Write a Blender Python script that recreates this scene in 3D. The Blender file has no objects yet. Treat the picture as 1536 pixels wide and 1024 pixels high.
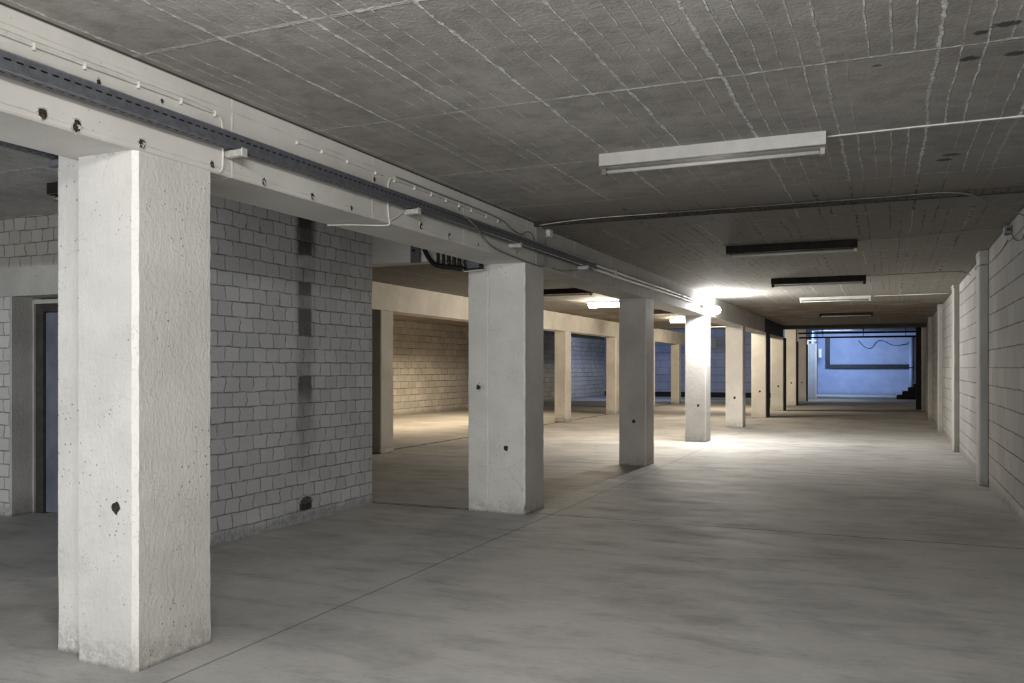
import bpy, bmesh, math, random
from mathutils import Vector, Matrix
random.seed(11)
S = bpy.context.scene
COL = S.collection
PI = math.pi

# ------------------------------------------------------------------ node helper
class G:
    def __init__(s, name):
        s.m = bpy.data.materials.new(name); s.m.use_nodes = True
        s.t = s.m.node_tree; s.n = s.t.nodes; s.l = s.t.links
        s.n.clear()
        s.out = s.n.new('ShaderNodeOutputMaterial')
        s.b = s.n.new('ShaderNodeBsdfPrincipled')
        s.l.new(s.b.outputs[0], s.out.inputs[0])
    def put(s, sock, v):
        if hasattr(v, 'is_output'): s.l.new(v, sock)
        elif isinstance(v, (tuple, list)):
            sock.default_value = tuple(v) + ((1,) if len(v) == 3 and sock.type == 'RGBA' else ())
        else: sock.default_value = v
    def pos(s): return s.n.new('ShaderNodeNewGeometry').outputs['Position']
    def nrm(s): return s.n.new('ShaderNodeNewGeometry').outputs['Normal']
    def ma(s, op, a, b=None, c=None, clamp=False):
        n = s.n.new('ShaderNodeMath'); n.operation = op; n.use_clamp = clamp
        for i, v in enumerate((a, b, c)):
            if v is not None: s.put(n.inputs[i], v)
        return n.outputs[0]
    def vm(s, op, a, b):
        n = s.n.new('ShaderNodeVectorMath'); n.operation = op
        s.put(n.inputs[0], a); s.put(n.inputs[1], b); return n.outputs[0]
    def sep(s, v):
        n = s.n.new('ShaderNodeSeparateXYZ'); s.put(n.inputs[0], v); return n.outputs
    def com(s, x, y, z):
        n = s.n.new('ShaderNodeCombineXYZ')
        for i, v in enumerate((x, y, z)): s.put(n.inputs[i], v)
        return n.outputs[0]
    def noise(s, v, sc, det=3, rough=.5, dist=0):
        n = s.n.new('ShaderNodeTexNoise'); s.put(n.inputs['Vector'], v); n.inputs['Scale'].default_value = sc
        n.inputs['Detail'].default_value = det; n.inputs['Roughness'].default_value = rough
        n.inputs['Distortion'].default_value = dist
        return n.outputs[0]
    def vor(s, v, sc, feat='F1', out=0, rnd=1):
        n = s.n.new('ShaderNodeTexVoronoi'); n.feature = feat; s.put(n.inputs['Vector'], v)
        n.inputs['Scale'].default_value = sc; n.inputs['Randomness'].default_value = rnd
        return n.outputs[out]
    def white(s, v):
        n = s.n.new('ShaderNodeTexWhiteNoise'); n.noise_dimensions = '3D'; s.put(n.inputs['Vector'], v)
        return n.outputs[0]
    def ss(s, v, a, b, lo=0., hi=1.):
        n = s.n.new('ShaderNodeMapRange'); n.interpolation_type = 'SMOOTHSTEP'
        s.put(n.inputs[0], v); s.put(n.inputs[1], a); s.put(n.inputs[2], b)
        s.put(n.inputs[3], lo); s.put(n.inputs[4], hi); return n.outputs[0]
    def mix(s, f, a, b, mode='MIX'):
        n = s.n.new('ShaderNodeMix'); n.data_type = 'RGBA'; n.blend_type = mode
        s.put(n.inputs[0], f); s.put(n.inputs[6], a); s.put(n.inputs[7], b); return n.outputs[2]
    def bump(s, h, st=.5, d=.01, prev=None):
        n = s.n.new('ShaderNodeBump'); n.inputs['Strength'].default_value = st; n.inputs['Distance'].default_value = d
        s.put(n.inputs['Height'], h)
        if prev is not None: s.l.new(prev, n.inputs['Normal'])
        return n.outputs[0]
    def fin(s, col, rough=.8, norm=None, spec=.3, metal=0.):
        s.put(s.b.inputs['Base Color'], col); s.put(s.b.inputs['Roughness'], rough)
        s.b.inputs['Specular IOR Level'].default_value = spec
        s.put(s.b.inputs['Metallic'], metal)
        if norm is not None: s.l.new(norm, s.b.inputs['Normal'])
        return s.m
    def line(s, coord, sp, off, w):
        """mask of thin lines every sp; returns (mask, id)"""
        t = s.ma('DIVIDE', s.ma('SUBTRACT', coord, off), sp)
        r = s.ma('ROUND', t)
        d = s.ma('MULTIPLY', s.ma('ABSOLUTE', s.ma('SUBTRACT', t, r)), sp)
        return s.ss(d, s.ma('MULTIPLY', w, .45), w, 1., 0.), r

def simple(name, col, rough=.6, metal=0., spec=.4, var=.25, sc=14):
    g = G(name); P = g.pos()
    n = g.noise(P, sc, 4, .6)
    dark = tuple(c * (1 - var) for c in col); lite = tuple(min(1, c * (1 + var)) for c in col)
    return g.fin(g.mix(g.ss(n, .3, .7), dark, lite), rough, g.bump(n, .15, .004), spec, metal)

def emit(name, col, st):
    g = G(name)
    e = g.n.new('ShaderNodeEmission'); e.inputs[0].default_value = (*col, 1); e.inputs[1].default_value = st
    g.l.new(e.outputs[0], g.out.inputs[0]); return g.m

# ------------------------------------------------------------------ surface materials
def mat_ceiling():
    g = G('board_marked_ceiling'); P = g.pos()
    n1 = g.noise(P, 1.3, 2); n2 = g.noise(P, 9, 3); n3 = g.noise(P, 45, 3, .6)
    x, y, z = g.sep(P)
    xw = g.ma('ADD', x, g.ma('ADD', g.ma('MULTIPLY', g.ma('SUBTRACT', n1, .5), .05), g.ma('MULTIPLY', g.ma('SUBTRACT', n2, .5), .018)))
    yw = g.ma('ADD', y, g.ma('ADD', g.ma('MULTIPLY', g.ma('SUBTRACT', n1, .5), .05), g.ma('MULTIPLY', g.ma('SUBTRACT', n2, .5), .02)))
    j = g.ma('ROUND', g.ma('SUBTRACT', g.ma('DIVIDE', g.ma('SUBTRACT', y, 4.29), 1.37), .5))
    crust = g.ss(g.noise(P, 22, 4, .7), .40, .62)
    crust2 = g.ss(g.noise(P, 7, 3, .6), .42, .58)
    # boards
    mB, iB = g.line(xw, .095, .01, g.ma('MULTIPLY', g.ma('ADD', n3, .1), .0125))
    rB = g.white(g.com(iB, j, 3.1))
    sB = g.ma('MULTIPLY', mB, g.ma('MULTIPLY', g.ss(rB, .1, .8), g.ma('MULTIPLY', g.ss(crust2, 0, 1, .30, 1.), g.ss(crust, 0, 1, .55, 1.))))
    # panel joints
    mM, iM = g.line(xw, .475, .2, g.ma('MULTIPLY', g.ss(g.noise(P, 11, 4, .7), .3, .72, .005, .022), 1.))
    rM = g.white(g.com(iM, j, 9.7))
    sM = g.ma('MULTIPLY', mM, g.ma('MULTIPLY', g.ss(rM, .15, .75, .18, 1.), g.ma('ADD', .45, g.ma('MULTIPLY', crust, .55))))
    mC, iC = g.line(yw, 1.37, 4.29, g.ma('MULTIPLY', g.ss(g.noise(P, 9, 4, .7), .3, .7, .008, .024), 1.))
    rC = g.white(g.com(iC, g.ma('ROUND', g.ma('DIVIDE', x, 1.3)), 5.))
    sC = g.ma('MULTIPLY', mC, g.ma('MULTIPLY', g.ss(rC, 0, .6, .4, 1.), g.ma('ADD', .35, g.ma('MULTIPLY', crust, .65))))
    lines = g.ma('MAXIMUM', sB, g.ma('MAXIMUM', sM, sC))
    # crumbs of lime, thicker close by
    sp = g.ss(g.vor(P, 26), .13, .07)
    sp = g.ma('MULTIPLY', sp, g.ss(g.noise(P, 2.3, 2), .46, .6))
    strk = g.ma('MULTIPLY', g.ss(g.noise(g.com(g.ma('MULTIPLY', x, 30), g.ma('MULTIPLY', y, 9), 0), 1, 4, .65, .6), .60, .72), g.ss(n1, .4, .65))
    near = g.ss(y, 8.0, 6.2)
    lime = g.ma('MAXIMUM', lines, g.ma('MULTIPLY', sp, .8))
    lime = g.ma('MAXIMUM', lime, g.ma('MULTIPLY', strk, .38))
    base = g.mix(g.ss(n1, .3, .7), (.40, .386, .366), (.52, .503, .48))
    base = g.mix(g.ss(n2, .35, .75, 0, .35), base, (.16, .15, .14))
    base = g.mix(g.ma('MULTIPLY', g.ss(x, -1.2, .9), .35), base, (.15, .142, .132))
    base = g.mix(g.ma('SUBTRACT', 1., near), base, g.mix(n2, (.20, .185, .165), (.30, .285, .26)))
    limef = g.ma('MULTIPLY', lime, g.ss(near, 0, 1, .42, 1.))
    col = g.mix(limef, base, (.93, .92, .89))
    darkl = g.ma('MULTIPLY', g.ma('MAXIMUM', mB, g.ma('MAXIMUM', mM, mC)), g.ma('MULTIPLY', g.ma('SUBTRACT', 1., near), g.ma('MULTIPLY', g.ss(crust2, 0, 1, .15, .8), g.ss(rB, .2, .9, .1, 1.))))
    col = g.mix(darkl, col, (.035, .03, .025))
    # brown damp stain far down the lane
    br = g.ma('MULTIPLY', g.ma('MULTIPLY', g.ss(y, 18.6, 20.5), g.ss(y, 28, 24)), g.ss(n1, .35, .55))
    col = g.mix(g.ma('MULTIPLY', br, .7), col, (.17, .115, .065))
    # sooty burn spots
    spots = None
    for (sx, sy, rx_, ry_) in ((.45, 4.10, .055, .018), (.36, 4.16, .03, .014), (.34, 4.49, .045, .018), (.53, 4.50, .05, .018), (.385, 6.46, .06, .02), (.35, 6.6, .05, .022), (-.05, 4.42, .02, .008), (-.55, 7.55, .03, .02)):
        dx = g.ma('DIVIDE', g.ma('SUBTRACT', x, sx), rx_); dy = g.ma('DIVIDE', g.ma('SUBTRACT', y, sy), ry_ * 1.9)
        d = g.ma('ADD', g.ma('MULTIPLY', dx, dx), g.ma('MULTIPLY', dy, dy))
        d = g.ma('ADD', d, g.ma('MULTIPLY', g.ma('SUBTRACT', g.noise(P, 60, 3), .5), 2.2))
        mk = g.ss(d, 1.3, .5)
        spots = mk if spots is None else g.ma('MAXIMUM', spots, mk)
    col = g.mix(g.ma('MULTIPLY', spots, .85), col, (.05, .045, .04))
    h = g.ma('ADD', g.ma('MULTIPLY', lime, 1.), g.ma('ADD', g.ma('MULTIPLY', n3, .35), g.ma('MULTIPLY', n2, .35)))
    return g.fin(col, .85, g.bump(h, .8, .016), .2)

def mat_paint(name='painted_concrete', lite=(.69, .675, .64), dark=(.585, .57, .54), dirty=.55):
    g = G(name); P = g.pos(); x, y, z = g.sep(P)
    n1 = g.noise(P, 1.6, 4, .6); n2 = g.noise(P, 13, 4, .6); n3 = g.noise(P, 60, 3, .6)
    wr = g.noise(g.com(g.ma('MULTIPLY', x, 2), g.ma('MULTIPLY', y, 2), z), 22, 3, .5, .8)
    col = g.mix(g.ss(n1, .3, .7), dark, lite)
    col = g.mix(g.ss(n2, .55, .8, 0, .25), col, tuple(c * .7 for c in dark))
    # pores and chips
    v = g.vor(P, 30); pore = g.ma('MULTIPLY', g.ss(v, .17, .09), g.ss(g.noise(P, 3.1, 2), .47, .6))
    v2 = g.vor(g.com(g.ma('MULTIPLY', x, 1), g.ma('MULTIPLY', y, 1), g.ma('MULTIPLY', z, .7)), 75)
    pore2 = g.ma('MULTIPLY', g.ss(v2, .2, .1), g.ss(g.noise(P, 5.5, 2), .52, .64))
    low = g.ss(z, 1.2, .1)
    pr = g.ma('MAXIMUM', g.ma('MULTIPLY', pore, .75), g.ma('MULTIPLY', pore2, g.ma('ADD', .25, g.ma('MULTIPLY', low, .6))))
    col = g.mix(pr, col, (.16, .15, .135))
    # hairline cracks
    ck = g.vor(g.vm('ADD', P, g.com(g.ma('MULTIPLY', n2, .12), g.ma('MULTIPLY', n1, .2), g.ma('MULTIPLY', n2, .1))), 1.7, 'DISTANCE_TO_EDGE')
    ckm = g.ma('MULTIPLY', g.ss(ck, .006, .002), g.ss(g.noise(P, 2.7, 2), .52, .6))
    col = g.mix(g.ma('MULTIPLY', ckm, .22), col, (.25, .24, .22))
    nx, ny, nz = g.sep(g.nrm())
    arris = g.ss(g.ma('ABSOLUTE', g.ma('MULTIPLY', nx, ny)), .25, .42)
    col = g.mix(g.ma('MULTIPLY', arris, g.ss(n3, .3, .45, .4, .9)), col, tuple(min(.9, c * 1.28) for c in lite))  # chamfered edges lightened in the colour, as if catching light
    # scuffed foot, then a dark line along the floor
    foot = g.ma('MULTIPLY', g.ss(g.ma('ADD', z, g.ma('MULTIPLY', g.ma('SUBTRACT', n2, .5), .26)), .24, .02), g.ss(g.ma('ADD', g.ma('MULTIPLY', n2, .6), g.ma('MULTIPLY', n3, .4)), .40, .6, .15, 1.))
    col = g.mix(g.ma('MULTIPLY', foot, dirty), col, (.23, .215, .19))
    col = g.mix(g.ma('MULTIPLY', g.ss(z, .03, .0), .6), col, (.10, .095, .085))
    h = g.ma('ADD', g.ma('ADD', g.ma('MULTIPLY', wr, .55), g.ma('MULTIPLY', n3, .25)), g.ma('ADD', g.ma('MULTIPLY', n2, .4), g.ma('MULTIPLY', pr, -.9)))
    h = g.ma('ADD', h, g.ma('MULTIPLY', foot, -.3))
    return g.fin(col, .62, g.bump(h, .62, .014), .3)

def mat_beam(name='beam_concrete', k=1.):
    """painted in-situ beam: faint board lines along it and white lime runs"""
    g = G(name); P = g.pos(); x, y, z = g.sep(P)
    n1 = g.noise(P, 1.6, 4, .6); n2 = g.noise(P, 13, 4, .6); n3 = g.noise(P, 60, 3, .6)
    col = g.mix(g.ss(n1, .3, .7), (.60 * k, .585 * k, .55 * k), (.71 * k, .695 * k, .66 * k))
    zw = g.ma('ADD', z, g.ma('MULTIPLY', g.ma('SUBTRACT', n2, .5), .012))
    mb, ib = g.line(zw, .105, .02, .004)
    brk = g.ss(g.noise(g.com(x, g.ma('MULTIPLY', y, 1.5), g.ma('MULTIPLY', z, 9)), 2.5, 3, .6), .46, .6)
    col = g.mix(g.ma('MULTIPLY', g.ma('MULTIPLY', mb, brk), .35), col, (.28, .27, .25))
    # lime runs every 1.34 m
    my, iy = g.line(g.ma('ADD', y, g.ma('MULTIPLY', g.ma('SUBTRACT', n2, .5), .03)), 1.35, 3.58, g.ma('MULTIPLY', n3, .022))
    run = g.ma('MULTIPLY', my, g.ss(n2, .3, .55))
    col = g.mix(g.ma('MULTIPLY', run, .8), col, (.86, .85, .82))
    v = g.vor(P, 24); pore = g.ma('MULTIPLY', g.ss(v, .10, .05), g.ss(g.noise(P, 2.3, 2), .53, .62))
    col = g.mix(g.ma('MULTIPLY', pore, .8), col, (.14, .13, .12))
    fl = g.ss(g.noise(g.com(g.ma('MULTIPLY', x, 3), g.ma('MULTIPLY', y, 3), z), 8, 4, .7, .5), .62, .72)
    col = g.mix(g.ma('MULTIPLY', fl, .2), col, (.85, .84, .81))
    col = g.mix(g.ma('MULTIPLY', g.ss(z, 2.811, 2.819), g.ss(n2, .2, .4)), col, (.05, .045, .04))
    h = g.ma('ADD', g.ma('ADD', g.ma('MULTIPLY', n2, .55), g.ma('MULTIPLY', n3, .22)), g.ma('ADD', g.ma('MULTIPLY', mb, -.25), g.ma('MULTIPLY', run, .6)))
    return g.fin(col, .65, g.bump(h, .4, .012), .3)

def mat_blocks(name, axis, w, hgt, c1, c2, mort, off=0., zoff=0., stain=False, wob=.5, mw=.006, grad=None, band=None):
    """painted block wall; axis 0: wall runs in x, 1: wall runs in y"""
    g = G(name); P = g.pos(); x, y, z = g.sep(P)
    n1 = g.noise(P, 1.2, 3); n2 = g.noise(P, 6, 3); n3 = g.noise(P, 28, 4, .65); n4 = g.noise(P, 90, 2)
    u = g.ma('ADD', (x, y)[axis], off)
    uw = g.ma('ADD', u, g.ma('MULTIPLY', g.ma('SUBTRACT', g.noise(g.com(g.ma('MULTIPLY', u, .8), g.ma('MULTIPLY', z, 1.3), 4), 8, 2), .5), .09 * wob))
    zz = g.ma('ADD', z, zoff)
    zw = g.ma('ADD', zz, g.ma('MULTIPLY', g.ma('SUBTRACT', n2, .5), .035 * wob))
    br = g.n.new('ShaderNodeTexBrick'); br.offset = .5; br.offset_frequency = 2; br.squash = 1
    g.put(br.inputs['Vector'], g.com(uw, zw, 0.))
    br.inputs['Scale'].default_value = 1; br.inputs['Brick Width'].default_value = w; br.inputs['Row Height'].default_value = hgt
    br.inputs['Mortar Size'].default_value = mw; br.inputs['Mortar Smooth'].default_value = .6; br.inputs['Bias'].default_value = 0
    g.put(br.inputs['Color1'], (0., 0., 0., 1)); g.put(br.inputs['Color2'], (1., 1., 1., 1)); g.put(br.inputs['Mortar'], (.5, .5, .5, 1))
    rnd = br.outputs[0]; fac = br.outputs[1]
    col = g.mix(rnd, c1, c2)
    col = g.mix(g.ss(n1, .3, .7, 0, .5), col, tuple(c * .82 for c in c1))
    col = g.mix(g.ss(n3, .55, .78, 0, .35), col, tuple(c * .6 for c in c1))
    # joints are partly filled with paint
    jm = g.ma('MULTIPLY', fac, g.ss(g.noise(P, 9, 3, .6), .30, .6, .15, 1.))
    col = g.mix(g.ma('MULTIPLY', jm, .9), col, mort)
    if stain:
        row = g.ma('FLOOR', g.ma('DIVIDE', zz, hgt))
        rw = g.white(g.com(row, 2.3, 7.))
        yw = g.ma('ADD', y, g.ma('MULTIPLY', g.ma('SUBTRACT', n3, .5), .05))
        b = g.ma('MULTIPLY', g.ss(yw, 6.35, 6.38), g.ss(yw, 6.575, 6.54))
        soft = g.ma('MULTIPLY', g.ss(yw, 6.28, 6.40), g.ss(yw, 6.68, 6.54))
        up = g.ss(z, .95, 1.25)
        m = g.ma('MULTIPLY', g.ma('MULTIPLY', b, up), g.ma('MULTIPLY', g.ss(rw, .30, .45), g.ma('SUBTRACT', 1., g.ma('MULTIPLY', fac, .85))))
        col = g.mix(g.ma('MULTIPLY', g.ma('MULTIPLY', soft, g.ss(z, .3, .8)), g.ss(n2, .3, .7, .15, .5)), col, (.14, .135, .12))
        col = g.mix(g.ma('MULTIPLY', m, .85), col, (.085, .078, .065))
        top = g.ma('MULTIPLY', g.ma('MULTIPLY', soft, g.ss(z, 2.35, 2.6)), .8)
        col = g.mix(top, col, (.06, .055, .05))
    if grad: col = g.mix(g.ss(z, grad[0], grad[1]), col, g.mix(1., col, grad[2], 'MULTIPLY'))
    pit = g.ma('MULTIPLY', g.ss(g.vor(P, 16), .12, .06), g.ss(g.noise(P, 2.9, 2), .54, .62))
    col = g.mix(g.ma('MULTIPLY', pit, .7), col, (.07, .065, .06))
    # rough rendered foot
    ft = g.ss(g.ma('ADD', z, g.ma('MULTIPLY', g.ma('SUBTRACT', n2, .5), .14)), .13, .05)
    col = g.mix(g.ma('MULTIPLY', ft, .75), col, g.mix(g.ss(n3, .35, .65), tuple(c * .42 for c in c1), tuple(c * .8 for c in c1)))
    if band: col = g.mix(g.ss(z, band + .02, band - .02), col, (.02, .02, .02))
    bh = g.ma('MULTIPLY', g.ma('MULTIPLY', jm, -1.5), g.ma('SUBTRACT', 1., ft))
    vert = g.noise(g.com(g.ma('MULTIPLY', x, 60), g.ma('MULTIPLY', y, 60), g.ma('MULTIPLY', z, 5)), 1, 2)
    h = g.ma('ADD', bh, g.ma('ADD', g.ma('MULTIPLY', n3, .5), g.ma('ADD', g.ma('MULTIPLY', n4, .12), g.ma('MULTIPLY', vert, .12))))
    h = g.ma('ADD', h, g.ma('MULTIPLY', rnd, .3))
    return g.fin(col, .8, g.bump(h, .75, .016), .2)

def mat_floor():
    g = G('trowelled_floor'); P = g.pos(); x, y, z = g.sep(P)
    n1 = g.noise(P, .55, 4, .6); n2 = g.noise(P, 3.2, 5, .65); n3 = g.noise(P, 40, 3, .6)
    fg = g.noise(g.com(g.ma('MULTIPLY', x, 14), g.ma('MULTIPLY', y, 38), 0), 1, 5, .75)
    st = g.noise(g.com(g.ma('MULTIPLY', x, .8), g.ma('MULTIPLY', y, 2.2), 0), 1.9, 6, .7, .3)
    col = g.mix(g.ss(n1, .3, .7), (.405, .398, .386), (.525, .517, .50))
    col = g.mix(g.ss(st, .45, .75, 0, .48), col, (.16, .152, .14))
    col = g.mix(g.ss(n2, .50, .75, 0, .5), col, (.52, .51, .49))
    col = g.mix(g.ss(g.noise(g.com(g.ma('MULTIPLY', x, .7), y, 2), 1.1, 5, .65), .47, .68, 0, .4), col, (.20, .193, .18))
    col = g.mix(g.ss(g.noise(P, 12, 5, .7), .58, .75, 0, .25), col, (.14, .13, .12))
    col = g.mix(g.ss(fg, .5, .75, 0, .35), col, (.20, .195, .185))
    col = g.mix(g.ss(fg, .48, .28, 0, .22), col, (.66, .65, .63))
    wig = g.ma('MULTIPLY', g.ma('SUBTRACT', n2, .5), .02)
    xw = g.ma('ADD', x, wig); yw = g.ma('ADD', y, wig)
    def one(c, at, w): return g.ss(g.ma('ABSOLUTE', g.ma('SUBTRACT', c, at)), w, w * .4)
    jl = one(xw, -2.96, .009)
    # joints run across in line with every column
    mj, _ = g.line(yw, 4.44, 7.72, .016); mj = g.ma('MULTIPLY', mj, g.ss(y, 5, 5.5))
    jl = g.ma('MAXIMUM', g.ma('MULTIPLY', jl, .7), mj)
    bay = g.ma('MULTIPLY', one(yw, 7.66, .03), g.ss(x, -3.2, -3.3))
    row2 = one(xw, -7.82, .06)
    jl = g.ma('MAXIMUM', jl, g.ma('MAXIMUM', bay, row2))
    col = g.mix(g.ma('MULTIPLY', jl, .9), col, (.06, .056, .05))
    gr = g.ss(g.vor(P, 55), .16, .07)
    col = g.mix(g.ma('MULTIPLY', gr, .12), col, (.08, .08, .08))
    h = g.ma('ADD', g.ma('MULTIPLY', n2, .35), g.ma('ADD', g.ma('MULTIPLY', n3, .15), g.ma('MULTIPLY', jl, -1.)))
    return g.fin(col, g.ss(st, .3, .7, .62, .75), g.bump(h, .15, .006), .25)

M = {}
M['ceiling'] = mat_ceiling()
M['paint'] = mat_paint(dirty=.6)
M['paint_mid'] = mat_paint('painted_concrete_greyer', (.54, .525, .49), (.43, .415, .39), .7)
M['pilaster'] = mat_paint('grey_pilaster_concrete', (.44, .43, .40), (.34, .33, .305), .8)
M['raw'] = mat_paint('pale_raw_concrete', (.66, .63, .58), (.52, .495, .45), .6)
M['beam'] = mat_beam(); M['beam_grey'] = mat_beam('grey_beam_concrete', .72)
M['brick'] = mat_blocks('painted_brick_partition', 1, .168, .1225, (.60, .615, .635), (.74, .755, .775), (.24, .228, .21), .03, .02, True, .75, .0062)
M['brick_door'] = mat_blocks('painted_brick_stair', 0, .15, .1225, (.58, .57, .545), (.68, .67, .645), (.24, .225, .20), 0, 0, False, .7, .006, grad=(2.3, 2.4, (.60, .57, .53)))  # upper bricks darkened, the beam's shade put into the colour
M['brick_bay'] = mat_blocks('bay_brick', 1, .42, .20, (.52, .50, .46), (.66, .64, .59), (.14, .125, .105), 0, 0, False, .8, .010, grad=(1.4, 2.4, (.75, .72, .68)))  # darker upwards, the row beam's shadow put into the colour
M['brick_right'] = mat_blocks('pale_block_right', 1, .55, .205, (.37, .362, .345), (.46, .45, .43), (.12, .115, .105), .1, .03, False, .4, .008)
M['block_blue'] = mat_blocks('blue_block', 0, .9, .36, (.30, .33, .42), (.37, .40, .50), (.12, .13, .17), 0, 0, False, .4, .012, band=.24)
M['end_blue'] = mat_paint('blue_end_wall', (.42, .48, .62), (.34, .40, .54), .6)
M['floor'] = mat_floor()
M['galv'] = simple('dark_galvanised_steel', (.12, .126, .145), .5, .3, .5, .18, 30)
M['void'] = simple('tray_shadow', (.012, .012, .013), .9)
M['zinc'] = simple('bright_zinc', (.62, .61, .59), .45, .35, .5, .2, 40)
M['pipe_zinc'] = simple('bright_conduit', (.86, .85, .83), .4, .1, .5, .08, 40)
M['cable_white'] = simple('white_cable_sheath', (.66, .65, .61), .5, 0, .4, .12)
M['cable_grey'] = simple('grey_cable_sheath', (.20, .195, .185), .5, 0, .4, .2)
M['cable_black'] = simple('black_rubber_sheath', (.010, .010, .010), .45, 0, .4, .3)
M['clip'] = simple('cable_clip_plastic', (.72, .71, .67), .5, 0, .4, .1)
M['lamp_white'] = simple('yellowed_white_enamel', (.43, .42, .395), .4, 0, .5, .08, 8)
M['lamp_brown'] = simple('dark_brown_enamel', (.026, .022, .019), .8, 0, .08, .2, 8)
M['lamp_rim'] = simple('lamp_rim_metal', (.22, .20, .18), .35, .5, .5, .1)
M['tube_off'] = simple('unlit_tube_glass', (.50, .49, .46), .2, 0, .6, .05)
M['pit'] = simple('anchor_pit_shadow', (.045, .038, .030), .95, 0, .1, .6, 90)
M['niche'] = simple('niche_shade', (.13, .12, .105), .95, 0, .1, .5, 40)  # flat arch coloured dark for the shade inside the niche
M['rust'] = simple('rusty_rebar', (.16, .085, .045), .8, .2, .3, .5, 90)
M['lip'] = simple('broken_concrete_lip', (.50, .48, .44), .9, 0, .2, .4, 80)
M['door'] = simple('grey_blue_door_paint', (.155, .175, .225), .45, 0, .4, .22, 3)
M['door_frame'] = simple('brown_door_frame', (.055, .048, .043), .5, 0, .4, .25, 10)
M['black'] = simple('flat_black', (.014, .013, .012), .9, 0, .2, .3)  # plain black for far walls, stairs, pipes and small fittings
M['joint'] = simple('expansion_joint_filler', (.060, .054, .047), .95, 0, .1, .5, 40)
M['steel_blue'] = simple('dark_blue_steel', (.025, .027, .034), .5, .3, .4, .3)
M['far_dark'] = mat_paint('dark_far_concrete', (.060, .056, .050), (.040, .037, .033), .3)  # near-black far concrete; on column sides it stands for shade
M['glow_cool'] = emit('cool_tube_glow', (1, .975, .94), 330)
M['glow_near'] = emit('near_tube_glow', (1, .985, .955), 560)
M['glow_warm'] = emit('warm_tube_glow', (1, .86, .66), 270)

# ------------------------------------------------------------------ mesh helpers
def link(name, bm, mat, parent=None, smooth=False, kind=None):
    bmesh.ops.recalc_face_normals(bm, faces=bm.faces)
    me = bpy.data.meshes.new(name); bm.to_mesh(me); bm.free()
    for m in (mat if isinstance(mat, (list, tuple)) else [mat]): me.materials.append(m)
    if smooth:
        for p in me.polygons: p.use_smooth = True
    o = bpy.data.objects.new(name, me); COL.objects.link(o)
    if parent is not None: o.parent = parent
    if kind: o['kind'] = kind
    return o

def tag(o, label, cat, group=None):
    o['label'] = label; o['category'] = cat
    if group: o['group'] = group
    return o

def thing(name, label, cat, loc=(0, 0, 0), group=None):
    o = bpy.data.objects.new(name, None); o.location = loc; o.empty_display_size = .1
    COL.objects.link(o); return tag(o, label, cat, group)

def box(bm, x0, x1, y0, y1, z0, z1):
    v = [bm.verts.new(c) for c in ((x0, y0, z0), (x1, y0, z0), (x1, y1, z0), (x0, y1, z0), (x0, y0, z1), (x1, y0, z1), (x1, y1, z1), (x0, y1, z1))]
    return [bm.faces.new([v[i] for i in f]) for f in ((0, 3, 2, 1), (4, 5, 6, 7), (0, 1, 5, 4), (1, 2, 6, 5), (2, 3, 7, 6), (3, 0, 4, 7))]

def bx(*a):
    bm = bmesh.new(); box(bm, *a); return bm

def bevbox(x0, x1, y0, y1, z0, z1, b=.004, seg=1):
    bm = bx(x0, x1, y0, y1, z0, z1)
    bmesh.ops.bevel(bm, geom=list(bm.edges), offset=b, segments=seg, affect='EDGES', profile=.5)
    return bm

def prism(loop, z0, z1, nz=1, jit=0., seed=0):
    """closed xy loop extruded in z with nz rows, vertices jittered for worn arrises"""
    rnd = random.Random(seed); bm = bmesh.new(); rows = []
    for k in range(nz + 1):
        z = z0 + (z1 - z0) * k / nz
        wear = 1. + (2.5 if z - z0 < .12 else 0)
        rows.append([bm.verts.new((x + rnd.uniform(-jit, jit) * wear, y + rnd.uniform(-jit, jit) * wear, z)) for x, y in loop])
    n = len(loop)
    for a, b in zip(rows, rows[1:]):
        for i in range(n): bm.faces.new((a[i], a[(i + 1) % n], b[(i + 1) % n], b[i]))
    bm.faces.new(rows[0][::-1]); bm.faces.new(rows[-1])
    return bm

def rect_loop(x0, x1, y0, y1, c):
    return [(x0 + c, y0), (x1 - c, y0), (x1, y0 + c), (x1, y1 - c), (x1 - c, y1), (x0 + c, y1), (x0, y1 - c), (x0, y0 + c)]

def smooth_path(pts, sub=6):
    p = [Vector(q) for q in pts]
    if len(p) < 3: return p
    out = []
    for i in range(len(p) - 1):
        a = p[max(i - 1, 0)]; b = p[i]; c = p[i + 1]; d = p[min(i + 2, len(p) - 1)]
        for k in range(sub):
            t = k / sub
            out.append(.5 * ((2 * b) + (c - a) * t + (2 * a - 5 * b + 4 * c - d) * t * t + (3 * b - a - 3 * c + d) * t ** 3))
    out.append(p[-1]); return out

def tube(bm, pts, r, seg=8):
    pts = [Vector(p) for p in pts]; rings = []; up = None
    for i, p in enumerate(pts):
        t = (pts[min(i + 1, len(pts) - 1)] - pts[max(i - 1, 0)]).normalized()
        if up is None:
            up = Vector((0, 0, 1)) if abs(t.z) < .9 else Vector((1, 0, 0))
        s = t.cross(up).normalized(); up = s.cross(t).normalized()
        rings.append([bm.verts.new(p + (s * math.cos(2 * PI * k / seg) + up * math.sin(2 * PI * k / seg)) * r) for k in range(seg)])
    for a, b in zip(rings, rings[1:]):
        for k in range(seg): bm.faces.new((a[k], a[(k + 1) % seg], b[(k + 1) % seg], b[k]))
    bm.faces.new(rings[0][::-1]); bm.faces.new(rings[-1])

def cable(name, pts, r, mat, label, cat='cable', group=None, sub=6):
    bm = bmesh.new(); tube(bm, smooth_path(pts, sub), r)
    o = link(name, bm, mat, None, True)
    return tag(o, label, cat, group)

def struct(name, bm, mat, parent=None): return link(name, bm, mat, parent, kind='structure')

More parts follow.
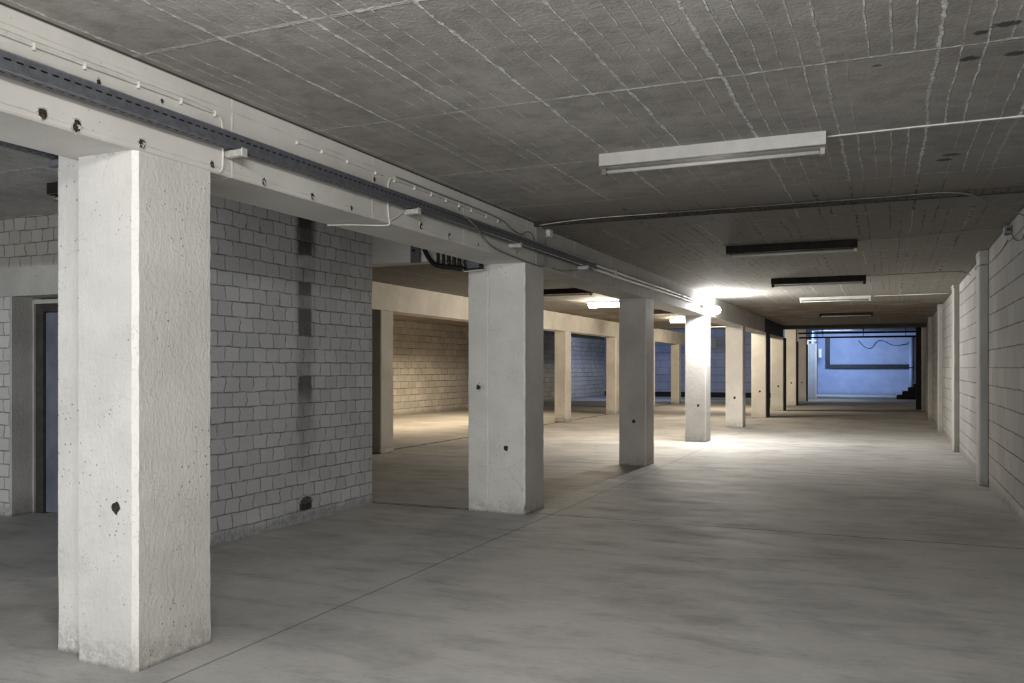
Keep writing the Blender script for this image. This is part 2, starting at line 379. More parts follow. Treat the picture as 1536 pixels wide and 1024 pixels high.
# ------------------------------------------------------------------ levels and lines
CZ = 2.826          # underside of slab
BZ = 2.403          # underside of lane beam
FX = -3.17          # lane face of columns and beam
WX = 1.08           # right wall
ROWX = -7.6         # lane-side face of second row
YS = [2.94, 7.57, 12.04, 16.45, 20.93, 25.17, 29.54, 33.77, 38.1]

# ------------------------------------------------------------------ the shell
struct('floor', bx(-14.2, 3.4, -5, 51.5, -.15, 0), M['floor'])
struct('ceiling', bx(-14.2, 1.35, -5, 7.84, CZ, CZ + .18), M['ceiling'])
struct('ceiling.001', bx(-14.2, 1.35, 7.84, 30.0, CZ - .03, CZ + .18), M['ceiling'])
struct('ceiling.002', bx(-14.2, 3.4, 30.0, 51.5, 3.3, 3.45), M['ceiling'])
struct('trim_1', bx(FX, WX, 7.80, 7.845, CZ - .042, CZ + .02), M['joint'])
struct('wall_right', bx(WX, WX + .25, -5, 41, 0, CZ), M['brick_right'])
w = struct('wall_partition', bx(-5.12, -4.88, 4.1, 7.58, 0, CZ), M['brick'])
# arched drain niche at the foot of the partition
def niche():
    bm = bmesh.new(); loop = []
    for k in range(13):
        a = PI * k / 12; loop.append((.092 * math.cos(a), .065 + .055 * math.sin(a)))
    loop = [(.092, 0)] + loop + [(-.092, 0)]
    vs = [bm.verts.new((-4.878, 6.47 + p, .115 + q)) for p, q in loop]; bm.faces.new(vs)
    return bm
link('drain_niche', niche(), M['niche'], w, kind='structure')
bm = bmesh.new()
tube(bm, [(-4.876, 6.47 + .098 * math.cos(PI * k / 14), .175 + .062 * math.sin(PI * k / 14)) for k in range(15)], .010, 6)
link('niche_rim', bm, M['lip'], w, True, kind='structure')
bm = bmesh.new()
box(bm, -4.90, -4.866, 6.40, 6.53, .112, .165)
link('niche_rubble', bm, M['joint'], w, kind='structure')

# stair wall with a recessed metal door
bm = bmesh.new()
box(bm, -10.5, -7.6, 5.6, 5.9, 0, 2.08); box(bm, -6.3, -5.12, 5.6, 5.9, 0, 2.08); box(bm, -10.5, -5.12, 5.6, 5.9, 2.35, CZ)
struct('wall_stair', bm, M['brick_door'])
struct('trim_2', bx(-10.5, -5.12, 5.595, 5.9, 2.08, 2.35), M['paint_mid'])
struct('trim_3', bx(-7.63, -7.597, 5.59, 5.9, 0, 2.08), M['paint_mid'])
d = bpy.data.objects.new('door_1', None); d.location = (-6.95, 5.84, 0); COL.objects.link(d); d['kind'] = 'structure'
def dl(n, b, m): return link(n, b, m, d, kind='structure')
bm = bmesh.new(); box(bm, -.645, -.62, -.04, .05, 0, 2.06); box(bm, -.62, .62, -.04, .05, 2.02, 2.06); box(bm, .62, .645, -.04, .05, 0, 2.06)
dl('door_lining', bm, M['paint_mid'])
bm = bmesh.new(); box(bm, -.62, -.52, -.02, .05, 0, 2.02); box(bm, -.52, .52, -.02, .05, 1.945, 2.02); box(bm, .52, .62, -.02, .05, 0, 2.02)
dl('door_frame', bm, M['door_frame'])
dl('door_leaf', bevbox(-.51, .51, .0, .045, .012, 1.935, .004), M['door'])

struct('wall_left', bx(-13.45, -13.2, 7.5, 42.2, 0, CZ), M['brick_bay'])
struct('wall_far', bx(-13.2, -3.75, 42.0, 42.25, 0, 3.3), M['block_blue'])
struct('wall_end', bx(-3.75, 3.4, 50.0, 50.25, 0, 3.3), M['end_blue'])
struct('wall_end_left', bx(-3.75, -3.55, 42.25, 50.0, 0, 3.3), M['end_blue'])
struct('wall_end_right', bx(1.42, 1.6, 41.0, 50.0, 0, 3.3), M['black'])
# lane portal
struct('trim_4', bx(FX - .4, WX, 29.54, 30.1, 2.69, 3.3), M['far_dark'])
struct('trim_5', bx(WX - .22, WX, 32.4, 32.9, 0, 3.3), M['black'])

# ------------------------------------------------------------------ anchor holes and tie holes
def pit_disc(cx, cz, r, seed, d=.0015, axis='x'):
    rnd = random.Random(seed); bm = bmesh.new(); n = 14; ring = []
    for k in range(n):
        a = 2 * PI * k / n; rr = r * 1.3 * rnd.uniform(.72, 1.15); ring.append((rr * math.cos(a) * .85, rr * math.sin(a)))
    def P(u, v, h): return (h, cx + u, cz + v) if axis == 'x' else (cx + u, -h, cz + v)
    c = bm.verts.new(P(0, 0, d)); vs = [bm.verts.new(P(u, v, d)) for u, v in ring]
    for k in range(n): bm.faces.new((c, vs[k], vs[(k + 1) % n]))
    return bm, ring, P
def lip_ring(ring, P, seed, s0=.95, s1=1.28, h=.006):
    rnd = random.Random(seed + 77); bm = bmesh.new(); n = len(ring)
    a = [bm.verts.new(P(u * s0, v * s0, .001)) for u, v in ring]
    b = [bm.verts.new(P(u * 1.08, v * 1.08, h * rnd.uniform(.3, 1.3))) for u, v in ring]
    c = [bm.verts.new(P(u * s1 * rnd.uniform(.9, 1.1), v * s1 * rnd.uniform(.9, 1.1), .0004)) for u, v in ring]
    for p, q in ((a, b), (b, c)):
        for k in range(n): bm.faces.new((p[k], p[(k + 1) % n], q[(k + 1) % n], q[k]))
    return bm

def anchor(parent, y, z, r, seed, stub=True):
    bm, ring, P = pit_disc(y, z, r, seed)
    o = link('anchor_hole', bm, M['pit'], parent)
    link('hole_lip', lip_ring(ring, P, seed), M['lip'], o, True)
    if stub:
        bm = bmesh.new(); rnd = random.Random(seed)
        for k in range(2):
            dy, dz = rnd.uniform(-.4, .4) * r, rnd.uniform(-.3, .5) * r
            tube(bm, [(.0, y + dy, z + dz), (.010, y + dy + rnd.uniform(-.3, .3) * r, z + dz - .35 * r), (.009, y + dy, z + dz - .8 * r)], .0042, 6)
        link('rebar_stub', bm, M['rust'] if seed % 3 == 1 else M['zinc'], o, True)

def tie(parent, x, z, r, seed, front=0.):
    bm, ring, P = pit_disc(x, z, r, seed, .0015 - front, 'y')
    o = link('tie_hole', bm, M['pit'], parent)

# ------------------------------------------------------------------ lane beams
def beam(name, label, y0, y1, holes, mat):
    t = thing(name, label, 'beam', (FX, (y0 + y1) / 2, BZ))
    ym = (y0 + y1) / 2; L = (y1 - y0) / 2
    loop = [(-.42, 0), (-.008, 0), (0, .008), (0, CZ - BZ), (-.42, CZ - BZ)]
    bm = bmesh.new(); n = 40; rnd = random.Random(4); rows = []
    for k in range(n + 1):
        yy = -L + 2 * L * k / n
        rows.append([bm.verts.new((x + (0), yy, z + (0))) for i, (x, z) in enumerate(loop)])
    for a, b in zip(rows, rows[1:]):
        for i in range(5): bm.faces.new((a[i], a[(i + 1) % 5], b[(i + 1) % 5], b[i]))
    bm.faces.new(rows[0][::-1]); bm.faces.new(rows[-1])
    link('beam_body', bm, mat, t)
    for i, (y, z, r) in enumerate(holes): anchor(t, y - ym, z - BZ, r, i + 3, r > .014)
    return t
beam('concrete_beam', 'pale painted concrete lane beam with rusty anchor holes above the nearest two columns', -5, 7.82,
     [(2.10, 2.455, .015), (2.47, 2.440, .021), (2.63, 2.430, .021), (2.98, 2.440, .018), (3.43, 2.440, .016), (3.83, 2.430, .017), (4.27, 2.430, .018),
      (4.68, 2.428, .014), (5.58, 2.45, .022), (6.03, 2.44, .022), (6.55, 2.44, .012), (7.37, 2.468, .012),
      (2.74, 2.652, .011), (3.10, 2.67, .010), (3.80, 2.63, .009), (4.95, 2.67, .014), (6.2, 2.68, .010)], M['beam'])
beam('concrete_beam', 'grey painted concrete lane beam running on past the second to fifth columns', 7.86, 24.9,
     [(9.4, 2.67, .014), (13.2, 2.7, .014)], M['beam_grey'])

beam('concrete_beam', 'dark far lane beam between sixth column and portal', 24.92, 29.53, [(26, 2.6, .012)], M['far_dark'])
# cross beam and second-row beams
def plainbeam(label, x0, x1, y0, y1, z0, z1, mat):
    t = thing('concrete_beam', label, 'beam', ((x0 + x1) / 2, (y0 + y1) / 2, z0))
    dx, dy = (x1 - x0) / 2, (y1 - y0) / 2
    link('beam_body', bevbox(-dx, dx, -dy, dy, 0, z1 - z0, .006), mat, t)
    return t
cb = plainbeam('short concrete cross beam from brick wall end to second column', -5.12, FX - .42, 7.585, 7.80, 2.47, CZ, M['beam'])
rb = plainbeam('long concrete beam over the second column row in the side bay', ROWX - .36, ROWX, 9.0, 41.9, 2.35, CZ, M['raw'])

# ------------------------------------------------------------------ columns of the lane row
names = ['nearest white painted concrete column with a thin backing strip on its left',
         'second concrete column from the camera, holding up the cross beam end',
         'third lane column from the camera, shaded grey on its front face',
         'fourth lane column from the camera, lit glaring white by the beam lamp',
         'fifth lane column from the camera, just past the glaring lamp',
         'sixth lane column from the camera, warm lit with a dark lane face',
         'seventh lane column from the camera, under the portal beam end',
         'eighth lane column from the camera, narrow and warm lit beyond the portal',
         'ninth and last lane column from the camera, beside the blue end room']
for i, (y, lab) in enumerate(zip(YS, names)):
    w_, d_ = (.385, .50) if i < 2 else (.40, .46)
    t = thing('concrete_column', lab, 'column', (FX - w_ / 2, y, 0), 'columns along the driving lane')
    top = BZ if i < 7 else 3.3
    bm = prism(rect_loop(-w_ / 2, w_ / 2, 0, d_, .022 if i < 1 else .014), 0, top, 40 if i < 3 else 8, .0016 if i < 3 else 0, i)
    link('shaft', bm, M['paint'] if i < 2 or i > 2 else M['paint_mid'], t)  # third column takes the greyer copy, its shade put into the colour
    if i < 2:
        b0 = .09 if i == 0 else .035
        bm = prism(rect_loop(-w_ / 2 - .235, -w_ / 2 - .014, b0, d_ - .04, .01), 0, CZ if i == 0 else 2.47, 40, .0016, 50 + i)
        link('backing_strip', bm, M['paint'], t)
        link('joint_filler', bx(-w_ / 2 - .014, -w_ / 2, b0 + .03, d_ - .06, 0, BZ), M['joint'], t)
    if i >= 5: link('shade_face', bevbox(w_ / 2 - .004, w_ / 2 + .02, -.004, d_ + .25, 0, 2.40, .004), M['far_dark'], t)  # added dark facing that imitates the unlit lane side of far columns
    hx, hz = [(-3.29, .75), (-3.365, .63), (-3.35, .64), (-3.32, .69), (-3.36, .7), (-3.34, .74), (-3.33, .81), (-3.34, .85), (-3.34, .8)][i]
    tie(t, hx - (FX - w_ / 2), hz, .023 if i < 4 else .026, 20 + i)
    if i == 1: tie(t, -w_ / 2 - .09, 1.215, .02, 40, -.035)

# second row
for i, y in enumerate([12.06, 16.5, 20.89, 25.33, 29.7, 33.9, 38.2]):
    lab = ['second-row column beside the brick wall end, grey in shadow', 'second-row column hidden behind the second lane column',
           'cream lit second-row column just right of the second lane column', 'second-row column just left of the third lane column, cream lit',
           'second-row column behind the third lane column', 'slim second-row column just left of the fourth lane column',
           'farthest second-row column, close to the blue far wall'][i]
    if i in (1,): continue
    t = thing('concrete_column', lab, 'column', (ROWX - .16, y, 0), 'columns of the second row')
    link('shaft', prism(rect_loop(-.16, .16, 0, .40, .015), 0, 2.35, 12, .0015, 90 + i), M['raw'] if i else M['paint_mid'], t)  # first one takes the greyer copy for the shadow it stands in
    link('foot', prism(rect_loop(-.166, .166, -.006, .406, .02), 0, .10, 3, .003, 120 + i), M['paint_mid'], t)

# pilasters on the right wall
for i, (y, lab) in enumerate(zip([11.63, 16.15, 21.0, 26.0, 31.1],
        ['nearest pilaster on the right block wall, with a dark camera-side face', 'second pilaster on the right wall, brightly lit',
         'third pilaster on the right wall, pale and narrow', 'fourth pilaster on the right wall, tinted warm brown', 'last pilaster on the right wall, beside the dark portal'])):
    t = thing('wall_pilaster', lab, 'pilaster', (1.04, y, 0), 'pilasters along the right wall')
    link('shaft', prism(rect_loop(-.05, .045, 0, .42, .012), 0, CZ - .03, 20, .0015, 200 + i), M['pilaster'], t)
    link('head_block', bevbox(-.055, .045, -.01, .43, CZ - .09, CZ - .01, .006), M['pilaster'], t)

# ------------------------------------------------------------------ slotted cable trays
def tray(label, x0, x1, y0, y1, z0, z1, brackets, bmat='zinc'):
    """x1 is the lane-side face; slots are real openings in side and bottom"""
    t = thing('mounted_cable_tray', label, 'cable tray', (x0, y0, z0))
    W, H_, L = x1 - x0, z1 - z0, y1 - y0
    def strip(face):
        bm = bmesh.new(); pitch, sl, gap = .052, .030, .007
        mid = .62 if face == 's' else .5
        span = H_ if face == 's' else W
        a, b = span * mid - gap / 2, span * mid + gap / 2
        def q(y_0, y_1, u0, u1):
            pts = [(W, y_0, u0), (W, y_1, u0), (W, y_1, u1), (W, y_0, u1)] if face == 's' else [(u0, y_0, 0), (u0, y_1, 0), (u1, y_1, 0), (u1, y_0, 0)]
            bm.faces.new([bm.verts.new(p) for p in pts])
        q(0, L, 0, a); q(0, L, b, span)
        k = 0; y = 0.
        while y < L:
            e = min(L, y + pitch - sl); q(y, e, a, b); y += pitch
        return bm
    link('tray_side', strip('s'), M['galv'], t)
    link('tray_bottom', strip('b'), M['galv'], t)
    bm = bmesh.new()
    tube(bm, [(W - .004, 0, 0.0), (W - .004, L, 0.0)], .004, 6); tube(bm, [(W - .003, 0, H_), (W - .003, L, H_)], .004, 6)
    link('folded_edge', bm, M['galv'], t, True)
    link('tray_back', bx(0, .004, 0, L, .004, H_), M['void'], t)
    link('shade_fill', bx(.012, W - .012, .01, L - .01, .012, H_ - .012), M['void'], t)  # black block, shade inside the tray given by its colour
    for y in brackets:
        bm = bevbox(-.0172, W + .030, -.018, .018, -.040, -.003, .004)
        br = link('bracket', bm, M[bmat], t); br.location = (0, y - y0, 0)
        bmx = bevbox(W + .026, W + .032, -.022, .022, -.044, .002, .002); link('bracket_end', bmx, M[bmat], br)
    return t
tray('dark slotted steel cable tray on brackets along the lane beam face', FX + .018, FX + .090, .6, 9.5, 2.535, 2.605, [3.535, 5.35, 7.2, 9.1])
tray('dark slotted cable tray on the bay side of the beam behind the nearest column', -3.93, -3.85, 1.2, 3.28, 2.47, 2.53, [3.12], 'galv')

# pipes continuing the tray line
for k, (z, x) in enumerate([(2.603, FX + .034), (2.553, FX + .040)]):
    bm = bmesh.new(); tube(bm, smooth_path([(x, 9.5, z), (x, 11, z - .004), (x, 13, z + .004), (x, 15.2, z)]), 0.019, 10)
    t = thing('conduit_pipe', ['upper bright metal conduit carrying on from the cable tray end', 'lower bright metal conduit carrying on from the cable tray end'][k], 'pipe', (0, 0, 0), 'conduits on the lane beam')
    link('pipe', bm, M['pipe_zinc'], t, True)
    for y in (10.4, 12.3, 14.2):
        bm = bevbox(FX + .001, x + .022, y - .012, y + .012, z - .023, z + .023, .003); link('saddle_clamp', bm, M['pipe_zinc'], t)

# ------------------------------------------------------------------ cables on the beam
def clips(o, pts, mat='clip', s=.011):
    for (y, z) in pts:
        bm = bevbox(FX + .0008, FX + .018, y - .005, y + .005, z - s * 1.5, z + s * .9, .002)
        c = link('cable_clip', bm, M[mat], o)
X1 = FX + .0085
c = cable('white_cable', [(X1, .8, 2.70), (X1, 1.6, 2.702), (X1, 2.42, 2.700), (X1, 3.0, 2.705), (X1, 3.38, 2.705), (X1, 3.465, 2.70), (X1, 3.495, 2.66), (X1, 3.50, 2.55), (X1, 3.497, 2.44), (X1, 3.475, 2.41)], .0062, M['cable_white'],
      'white clipped cable high on the beam that drops beside the nearest column')
clips(c, [(2.42, 2.70), (2.66, 2.70), (2.95, 2.705), (3.21, 2.705), (3.44, 2.705)], s=.013)
cable('white_cable', [(FX + .004, .8, 2.725), (FX + .004, 2.0, 2.722), (FX + .004, 3.2, 2.727), (FX + .004, 3.45, 2.715)], .003, M['cable_white'], 'thin painted bell wire just above the white clipped beam cable', 'wire')
c = cable('white_cable', [(FX + .004, 4.10, 2.715), (FX + .004, 4.4, 2.718), (FX + .004, 4.8, 2.715), (FX + .004, 5.05, 2.715)], .0028, M['cable_white'], 'thin white wire with small clips midway between first and second column', 'wire')
clips(c, [(4.11, 2.716), (4.35, 2.717), (4.62, 2.718), (4.95, 2.714)], s=.009)
c = cable('hanging_cable', [(X1, 7.0, 2.70), (X1, 6.2, 2.712), (X1, 5.5, 2.715), (X1, 5.2, 2.715), (X1, 5.13, 2.70), (X1, 5.11, 2.64), (X1, 5.11, 2.5), (X1, 5.125, 2.43), (X1, 5.13, 2.40), (FX - .01, 5.125, 2.388), (FX - .08, 5.10, 2.388), (FX - .24, 5.02, 2.39), (FX - .40, 4.98, 2.392)], .0062, M['cable_white'],
      'white cable dropping down the beam and curling under it halfway between two columns')
clips(c, [(5.19, 2.715), (5.47, 2.715), (5.72, 2.713), (5.96, 2.712), (6.18, 2.711), (6.40, 2.71), (6.69, 2.706), (6.93, 2.703)], s=.013)
c = cable('white_cable', [(X1, 5.22, 2.74), (X1, 5.8, 2.738), (X1, 6.5, 2.735), (X1, 7.0, 2.722), (X1 + .004, 7.25, 2.67), (X1 + .006, 7.45, 2.655), (X1 + .004, 7.6, 2.70), (X1, 7.72, 2.70), (X1, 7.8, 2.64)], .005, M['cable_grey'], 'grey cable sagging along the beam top towards the second column')
c = cable('white_cable', [(X1, 5.145, 2.425), (X1 + .01, 5.22, 2.465), (X1 + .01, 5.315, 2.52)], .0045, M['cable_white'], 'short white cable slanting up from beam edge to tray bracket')
cable('grey_cable', [(FX + .102, 6.10, 2.60), (FX + .104, 6.30, 2.545), (FX + .06, 6.55, 2.49), (FX + .014, 6.9, 2.445), (FX + .012, 7.4, 2.418), (FX + .012, 7.75, 2.408), (FX + .010, 7.98, 2.412), (FX + .010, 8.07, 2.45), (FX + .010, 8.09, 2.56), (FX + .010, 8.09, 2.70)], .0065, M['cable_grey'],
      'dark cable slanting down the beam and looping up past the second column')
cable('grey_cable', [(FX + .006, 8.30, 2.425), (FX + .006, 8.6, 2.43), (FX + .01, 8.9, 2.465), (FX + .016, 9.05, 2.485)], .005, M['cable_grey'], 'thin dark cable drooping into the last tray bracket past second column')
cable('ceiling_cable', [(FX + .02, 8.08, 2.74), (FX + .03, 7.9, 2.785), (-3.08, 7.795, 2.79), (-2.6, 7.785, 2.815), (-1.85, 7.78, 2.816)], .0042, M['cable_white'], 'white cable running along the ceiling joint from the beam junction box')
t = thing('mounted_junction_box', 'small white junction box on beam above second column', 'box', (FX + .02, 8.16, 2.76))
link('box_body', bevbox(-.02, .02, -.05, .05, -.035, .045, .006), M['clip'], t)
link('box_lid', bevbox(.018, .026, -.044, .044, -.029, .039, .003), M['cable_white'], t)

# ceiling cables to the right wall
cz = CZ - .008
cable('ceiling_cable', [(-.35, 5.62, cz), (-.1, 5.61, cz), (.2, 5.60, cz), (.7, 5.60, cz), (1.06, 5.60, cz)], .0055, M['cable_white'], 'white ceiling cable from the nearest unlit lamp to right wall')
cable('ceiling_cable', [(-1.85, 7.78, cz - .002), (-1, 7.78, cz - .002), (0, 7.78, cz - .002), (.4, 7.77, cz - .003), (.62, 7.8, cz - .038), (.8, 8.2, cz - .05), (1.07, 8.5, cz - .12)], .005, M['cable_grey'], 'thin pale cable sagging along the ceiling joint to the right wall')
cable('ceiling_cable', [(-.30, 10.12, cz - .032), (.2, 10.1, cz - .032), (.7, 9.9, cz - .03), (1.03, 9.6, cz - .07)], .006, M['cable_grey'], 'thin dark cable from the first brown lamp to the wall box')
cable('ceiling_cable', [(-.30, 14.0, cz - .032), (.3, 13.95, cz - .032), (.9, 13.9, cz - .032), (1.06, 13.8, cz - .1)], .006, M['cable_grey'], 'dark cable from second brown lamp across to right wall')
cable('ceiling_cable', [(-.30, 18.0, cz - .032), (.3, 17.95, cz - .032), (1.03, 17.9, cz - .032)], .008, M['cable_white'], 'pale cable from the far white lamp across to right wall')
cable('hanging_cable', [(WX - .012, 8.1, 2.80), (WX - .012, 8.4, 2.62), (WX - .012, 8.75, 2.535), (WX - .012, 9.15, 2.58), (WX - .012, 9.42, 2.68)], .006, M['cable_grey'], 'dark cable looping down from ceiling to wall box on the right wall')
cable('grey_cable', [(WX - .008, 9.75, 2.66), (WX - .008, 10.4, 2.62), (WX - .008, 11.4, 2.62), (.978, 11.62, 2.62), (.978, 12.06, 2.62), (WX - .008, 12.2, 2.62), (WX - .008, 16, 2.63)], .006, M['cable_grey'], 'long dark cable strung along the upper right wall over the pilasters')
t = thing('mounted_junction_box', 'small dark junction box high on the right wall', 'box', (WX - .03, 9.55, 2.73))
link('box_body', bevbox(-.03, .03, -.07, .07, -.04, .04, .006), M['galv'], t)
link('cable_gland', bevbox(-.015, .015, -.10, -.07, -.015, .015, .004), M['cable_black'], t)

# ------------------------------------------------------------------ fluorescent lamps
def batten(label, x0, x1, y, mat, z=CZ, lit=None, rim=True, w=.11, group='fluorescent lamps on the lane ceiling', scale=1.):
    t = thing('ceiling_lamp', label, 'lamp', ((x0 + x1) / 2, y, z), group)
    h = (x1 - x0) / 2; H_ = .078 * scale
    bm = bmesh.new()
    prof = [(-w / 2, 0), (-w / 2 - .0, -H_), (-w / 2 + .018, -H_ - .012), (w / 2 - .018, -H_ - .012), (w / 2, -H_), (w / 2, 0)]
    a = [bm.verts.new((-h, p, q)) for p, q in prof]; b = [bm.verts.new((h, p, q)) for p, q in prof]
    for i in range(6): bm.faces.new((a[i], a[(i + 1) % 6], b[(i + 1) % 6], b[i]))
    bm.faces.new(a); bm.faces.new(b[::-1])
    link('housing', bm, M[mat], t)
    bm = bmesh.new(); tr = .042 if lit == 'glow_warm' else .013; zt = -H_ - .022 - tr; tube(bm, [(-h + .04, 0, zt), (h - .04, 0, zt)], tr, 12)
    link('tube', bm, M[lit] if lit else M['tube_off'], t, True)
    for s in (-1, 1):
        link('lamp_holder', bevbox(s * (h - .022) - .018, s * (h - .022) + .018, -.02, .02, -H_ - .055, -H_ - .010, .004), M['lamp_rim'] if rim else M[mat], t)
    if rim:
        bm = bmesh.new(); tube(bm, [(-h, -w / 2 + .004, -H_ - .008), (h, -w / 2 + .004, -H_ - .008)], .004, 6)
        link('rim_strip', bm, M['lamp_rim'], t, True)
    return t
batten('nearest unlit fluorescent lamp, cream white, across the lane ceiling', -1.77, -.345, 5.56, 'lamp_white')
batten('first dark brown unlit lamp beyond the ceiling joint', -1.71, -.31, 10.10, 'lamp_brown', z=CZ - .03)
batten('second dark brown unlit lamp, in front of the bright ceiling patch', -1.68, -.31, 14.0, 'lamp_brown', z=CZ - .03, rim=False)
batten('far white unlit lamp, fourth along the lane ceiling', -1.62, -.31, 18.0, 'lamp_white', z=CZ - .03, rim=False, scale=.6)
batten('thin dark lamp, last along the lane ceiling', -1.62, -.36, 23.4, 'lamp_brown', z=CZ - .03, rim=False, scale=.5)
bg = 'fluorescent lamps on the side bay ceiling'
batten('glowing warm tube lamp left of the third lane column', -5.78, -4.35, 17.2, 'lamp_white', lit='glow_warm', rim=False, group=bg, z=CZ - .03, scale=.4)
batten('glowing warm tube lamp between third and fourth lane column', -5.6, -4.25, 23.8, 'lamp_white', lit='glow_warm', rim=False, group=bg, z=CZ - .03, scale=.4)
batten('dark unlit bay lamp right beside the second lane column', -5.75, -4.72, 14.3, 'lamp_brown', group=bg, z=CZ - .03)
batten('dark unlit bay lamp just right of the third lane column', -5.7, -4.46, 20.4, 'lamp_brown', group=bg, z=CZ - .03)
batten('dark bay lamp end peeking out left of the nearest column', -5.95, -4.7, 4.72, 'lamp_brown', group=bg)
batten('lit near tube lamp over the lane beside the camera', -1.7, -.35, 1.2, 'lamp_white', lit='glow_near')

# beam lamp at fourth column
t = thing('bulkhead_lamp', 'glaring white tube lamp on the beam at the fourth column', 'lamp', (FX, 16.42, 2.53))
link('housing', bevbox(0, .05, -.46, .46, -.04, .05, .008), M['lamp_white'], t)
bm = bmesh.new(); tube(bm, [(.125, -.47, -.01), (.125, -.44, -.01), (.125, .44, -.01), (.125, .47, -.01)], .078, 14); link('tube', bm, M['glow_cool'], t, True)
for y in (-.49, .49): link('lamp_holder', bevbox(.02, .075, y - .03, y + .03, -.03, .03, .006), M['lamp_white'], t)

# small ceiling bracket in the bay
t = thing('ceiling_bracket', 'small dark bracket on bay ceiling above the unlit bay lamp', 'bracket', (-4.6, 12.95, CZ - .03))
link('bracket_plate', bevbox(-.22, .18, -.03, .03, -.05, -.0, .004), M['black'], t)
bm = bmesh.new(); tube(bm, smooth_path([(.1, 0, -.04), (.2, .1, -.07), (.3, .25, -.10)]), .012); link('bracket_arm', bm, M['black'], t, True)

# ------------------------------------------------------------------ black cable bundle under the cross beam
cols = ['leftmost thick black cable slanting off the cross beam bracket', 'second black cable from the left on the cross beam', 'third black cable from the left on the cross beam',
        'fourth black cable from the left on the cross beam', 'fifth black cable from the left on the cross beam', 'sixth black cable from the left on the cross beam', 'rightmost black cable on the cross beam beside second column']
xs = [-4.17, -4.095, -4.035, -3.975, -3.915, -3.855, -3.80]
for i, (x, lab) in enumerate(zip(xs, cols)):
    r = [.025, .017, .016, .019, .019, .020, .012][i]; yb = 7.568 - r; zb = 2.425 - .008 * i
    if i == 0: pts = [(x - .10, 7.485, 2.72), (x - .05, 7.485, 2.60), (x + .0, 7.485, 2.50), (x + .07, 7.483, 2.425), (x + .17, 7.48, 2.395), (x + .28, 7.48, 2.38), (x + .385, 7.48, 2.362)]
    else: pts = [(x, yb, 2.76), (x, yb, 2.6), (x, yb, 2.50), (x + .002, yb + .002, zb + .03), (x + .006, yb + .03, zb), (x + .01, 7.66, zb), (x + .01, 7.79, zb + .01)]
    cable('hanging_cable', pts, r, M['cable_black'], lab, 'cable', 'black cables over the cross beam')
t = thing('mounting_bracket', 'dark metal bracket plate left of the black cables', 'bracket', (-4.36, 7.548, 2.48))
link('plate', bevbox(-.05, .055, 0, .035, -.02, .20, .004), M['galv'], t)
link('bolt', bevbox(-.02, .0, -.012, .002, .09, .115, .003), M['black'], t)
t = thing('mounted_junction_box', 'black junction box on the cross beam end beside second column', 'box', (-3.66, 7.53, 2.375))
link('box_body', bevbox(-.09, .06, -.04, .03, -.02, .075, .005), M['cable_black'], t)
link('box_lid', bevbox(-.08, .05, -.048, -.038, -.01, .065, .003), M['galv'], t)
cable('hanging_cable', [(-3.76, 7.46, 2.335), (-3.70, 7.46, 2.332), (-3.65, 7.465, 2.34), (-3.565, 7.48, 2.345)], .006, M['cable_white'], 'short white cable under the black junction box by second column')

# ------------------------------------------------------------------ the end room
t = thing('guard_rail', 'dark horizontal rail across the blue end wall', 'rail', (-1, 49.9, 1.5))
link('rail_bar', bevbox(-1.95, 2.05, -.06, .06, -.12, .10, .01), M['steel_blue'], t)
link('rail_post', bevbox(-2.15, -1.93, -.05, .09, -.10, 1.55, .01), M['steel_blue'], t)
for k, (z, y, lab) in enumerate([(2.78, 36.0, 'upper dark pipe hung under the end room ceiling'), (2.62, 36.4, 'lower dark pipe hung under the end room ceiling')]):
    t = thing('ceiling_pipe', lab, 'pipe', (0, y, z), 'pipes at the end room ceiling')
    bm = bmesh.new(); tube(bm, [(-3.3, 0, 0), (1.05, 0, 0)], .035, 10); link('pipe', bm, M['black'], t, True)
    for x in (-2.4, -.9, .6):
        bm = bmesh.new(); tube(bm, [(x, 0, 0), (x, 0, 3.3 - z)], .012, 6); link('hanger', bm, M['black'], t, True)
t = thing('door_jamb', 'white edged doorway frame left of the blue end room', 'frame', (-3.2, 41.2, 0))
link('jamb', bevbox(-.19, -.12, -.1, .1, 0, 2.62, .006), M['paint'], t)
link('jamb', bevbox(.16, .21, .1, .2, 0, 2.52, .006), M['paint'], t)
link('head', bevbox(-.19, .21, -.02, .1, 2.62, 2.68, .006), M['paint'], t)
link('side_panel', bevbox(-.12, .16, .12, .16, 0, 2.52, .004), M['end_blue'], t)
t = thing('wall_cabinet', 'small pale box on the blue wall near the left doorway', 'box', (-3.36, 49.0, 1.95))
link('cabinet_body', bevbox(-.09, .09, -.08, .08, 0, .5, .01), M['lamp_white'], t)
link('cabinet_door', bevbox(-.07, .07, -.09, -.08, .03, .47, .004), M['clip'], t)
t = thing('concrete_stairs', 'dark stairs with pale step edges right of the end room', 'stairs', (.95, 43.2, 0))
for k in range(4):
    s = link('step', bx(-.62 + .24 * k, .46, -.5, .5, .18 * k, .18 * (k + 1)), M['black'], t)
    link('nosing', bevbox(-.635 + .24 * k, -.56 + .24 * k, -.5, .5, .18 * (k + 1) - .025, .18 * (k + 1) + .012, .004), M['zinc'], s)
t = thing('wall_pipe', 'pale upright pipe at right edge of the blue end wall', 'pipe', (1.08, 49.85, 0))
bm = bmesh.new(); tube(bm, [(0, 0, .0), (0, 0, 3.1)], .09, 10); link('pipe', bm, M['end_blue'], t, True)
link('pipe_clamp', bevbox(-.12, .12, -.1, .14, 1.4, 1.46, .01), M['steel_blue'], t)
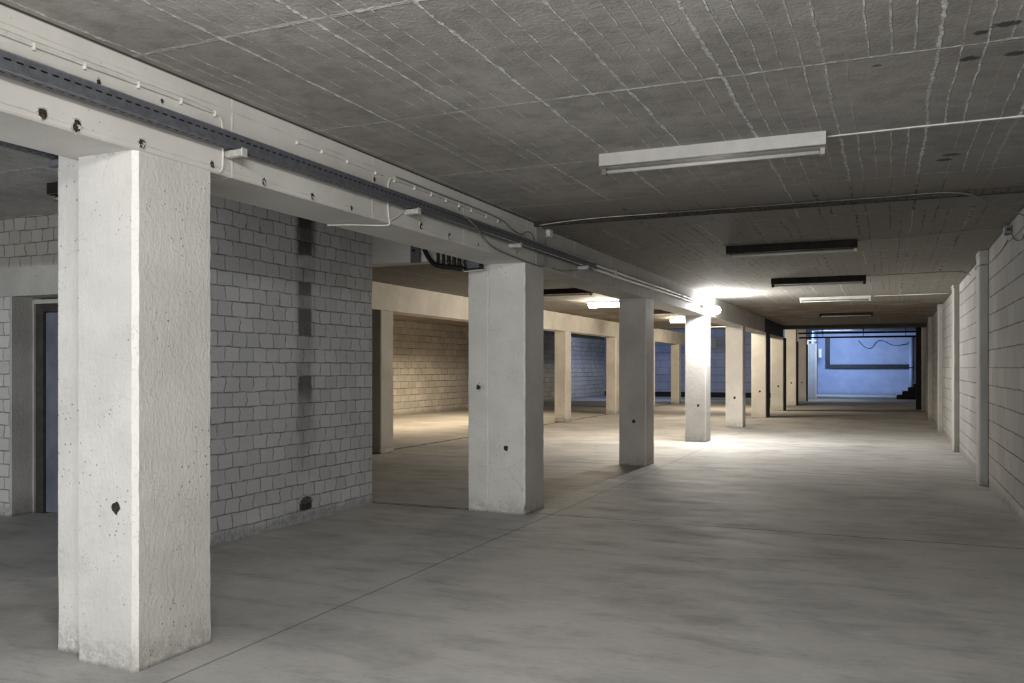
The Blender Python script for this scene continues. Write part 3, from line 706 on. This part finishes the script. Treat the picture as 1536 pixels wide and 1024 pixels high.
cable('grey_cable', [(-1.5, 49.9, 2.9), (-1.2, 49.9, 2.55), (-.85, 49.9, 2.48), (-.6, 49.9, 2.8), (-.3, 49.9, 2.86), (.2, 49.9, 2.62), (.8, 49.9, 2.66), (1.0, 49.9, 2.8)], .014, M['cable_black'], 'loose dark cable sagging across the top of the blue end wall')

# ------------------------------------------------------------------ lights
def area(name, loc, target, sx, sy, col, power):
    L = bpy.data.lights.new(name, 'AREA'); L.shape = 'RECTANGLE'; L.size = sx; L.size_y = sy; L.color = col; L.energy = power
    o = bpy.data.objects.new(name, L); COL.objects.link(o); o.location = loc
    o.rotation_euler = (Vector(target) - Vector(loc)).to_track_quat('-Z', 'Y').to_euler()
    return o
# unseen fill lights added behind the camera
area('rear_fill', (-.4, -4.6, 1.1), (-1.9, 5, 2.1), 2.8, 1.8, (1, .985, .96), 215)
area('side_rear_fill', (-7.4, -4.6, 1.15), (-6.2, 5, .9), 4.5, 1.7, (.88, .94, 1), 225)
# unseen warm fill added beyond the second row; brightens the back wall
area('inner_bay_fill', (-10.3, 20, 2.7), (-10.7, 20, 0), 8, .3, (1, .78, .52), 190).data.spread = math.radians(135)
area('far_bay_lamp', (-5.2, 29.2, 2.7), (-5.0, 32, 0), 1.4, .12, (1, .84, .62), 150)
# blue daylight in the end room and at the far end of the bay
area('end_room_daylight', (-2.4, 45.8, 3.1), (-2.2, 50, 1.3), 1.4, .8, (.46, .63, 1.0), 230)
area('doorway_fill', (-2.3, 39.6, 2.9), (-3.3, 41.2, 1.2), .5, .5, (.75, .86, 1.0), 60)  # unseen light added to brighten the white jamb
area('bay_daylight', (-10.0, 35.5, 2.7), (-10.5, 42, .9), 4.5, 1.0, (.48, .62, 1.0), 110)

W = bpy.data.worlds.new('World'); S.world = W; W.use_nodes = True
W.node_tree.nodes['Background'].inputs[0].default_value = (.9, .95, 1, 1)
W.node_tree.nodes['Background'].inputs[1].default_value = .02

# ------------------------------------------------------------------ camera
cam = bpy.data.cameras.new('camera'); co = bpy.data.objects.new('camera', cam); COL.objects.link(co)
f = math.sqrt((1333 - 768) * 2968.0)
cam.sensor_width = 36; cam.lens = f / 1536 * 36; cam.shift_y = 40 / 1536; cam.clip_start = .05; cam.clip_end = 200
co.location = (0, 0, 1.4); co.rotation_euler = (PI / 2, 0, math.atan((1333 - 768) / f))
S.camera = co
S.view_settings.view_transform = 'Standard'
S.view_settings.look = 'None'
S.view_settings.exposure = 0
S.cycles.max_bounces = 7; S.cycles.diffuse_bounces = 4
S.cycles.sample_clamp_indirect = 4
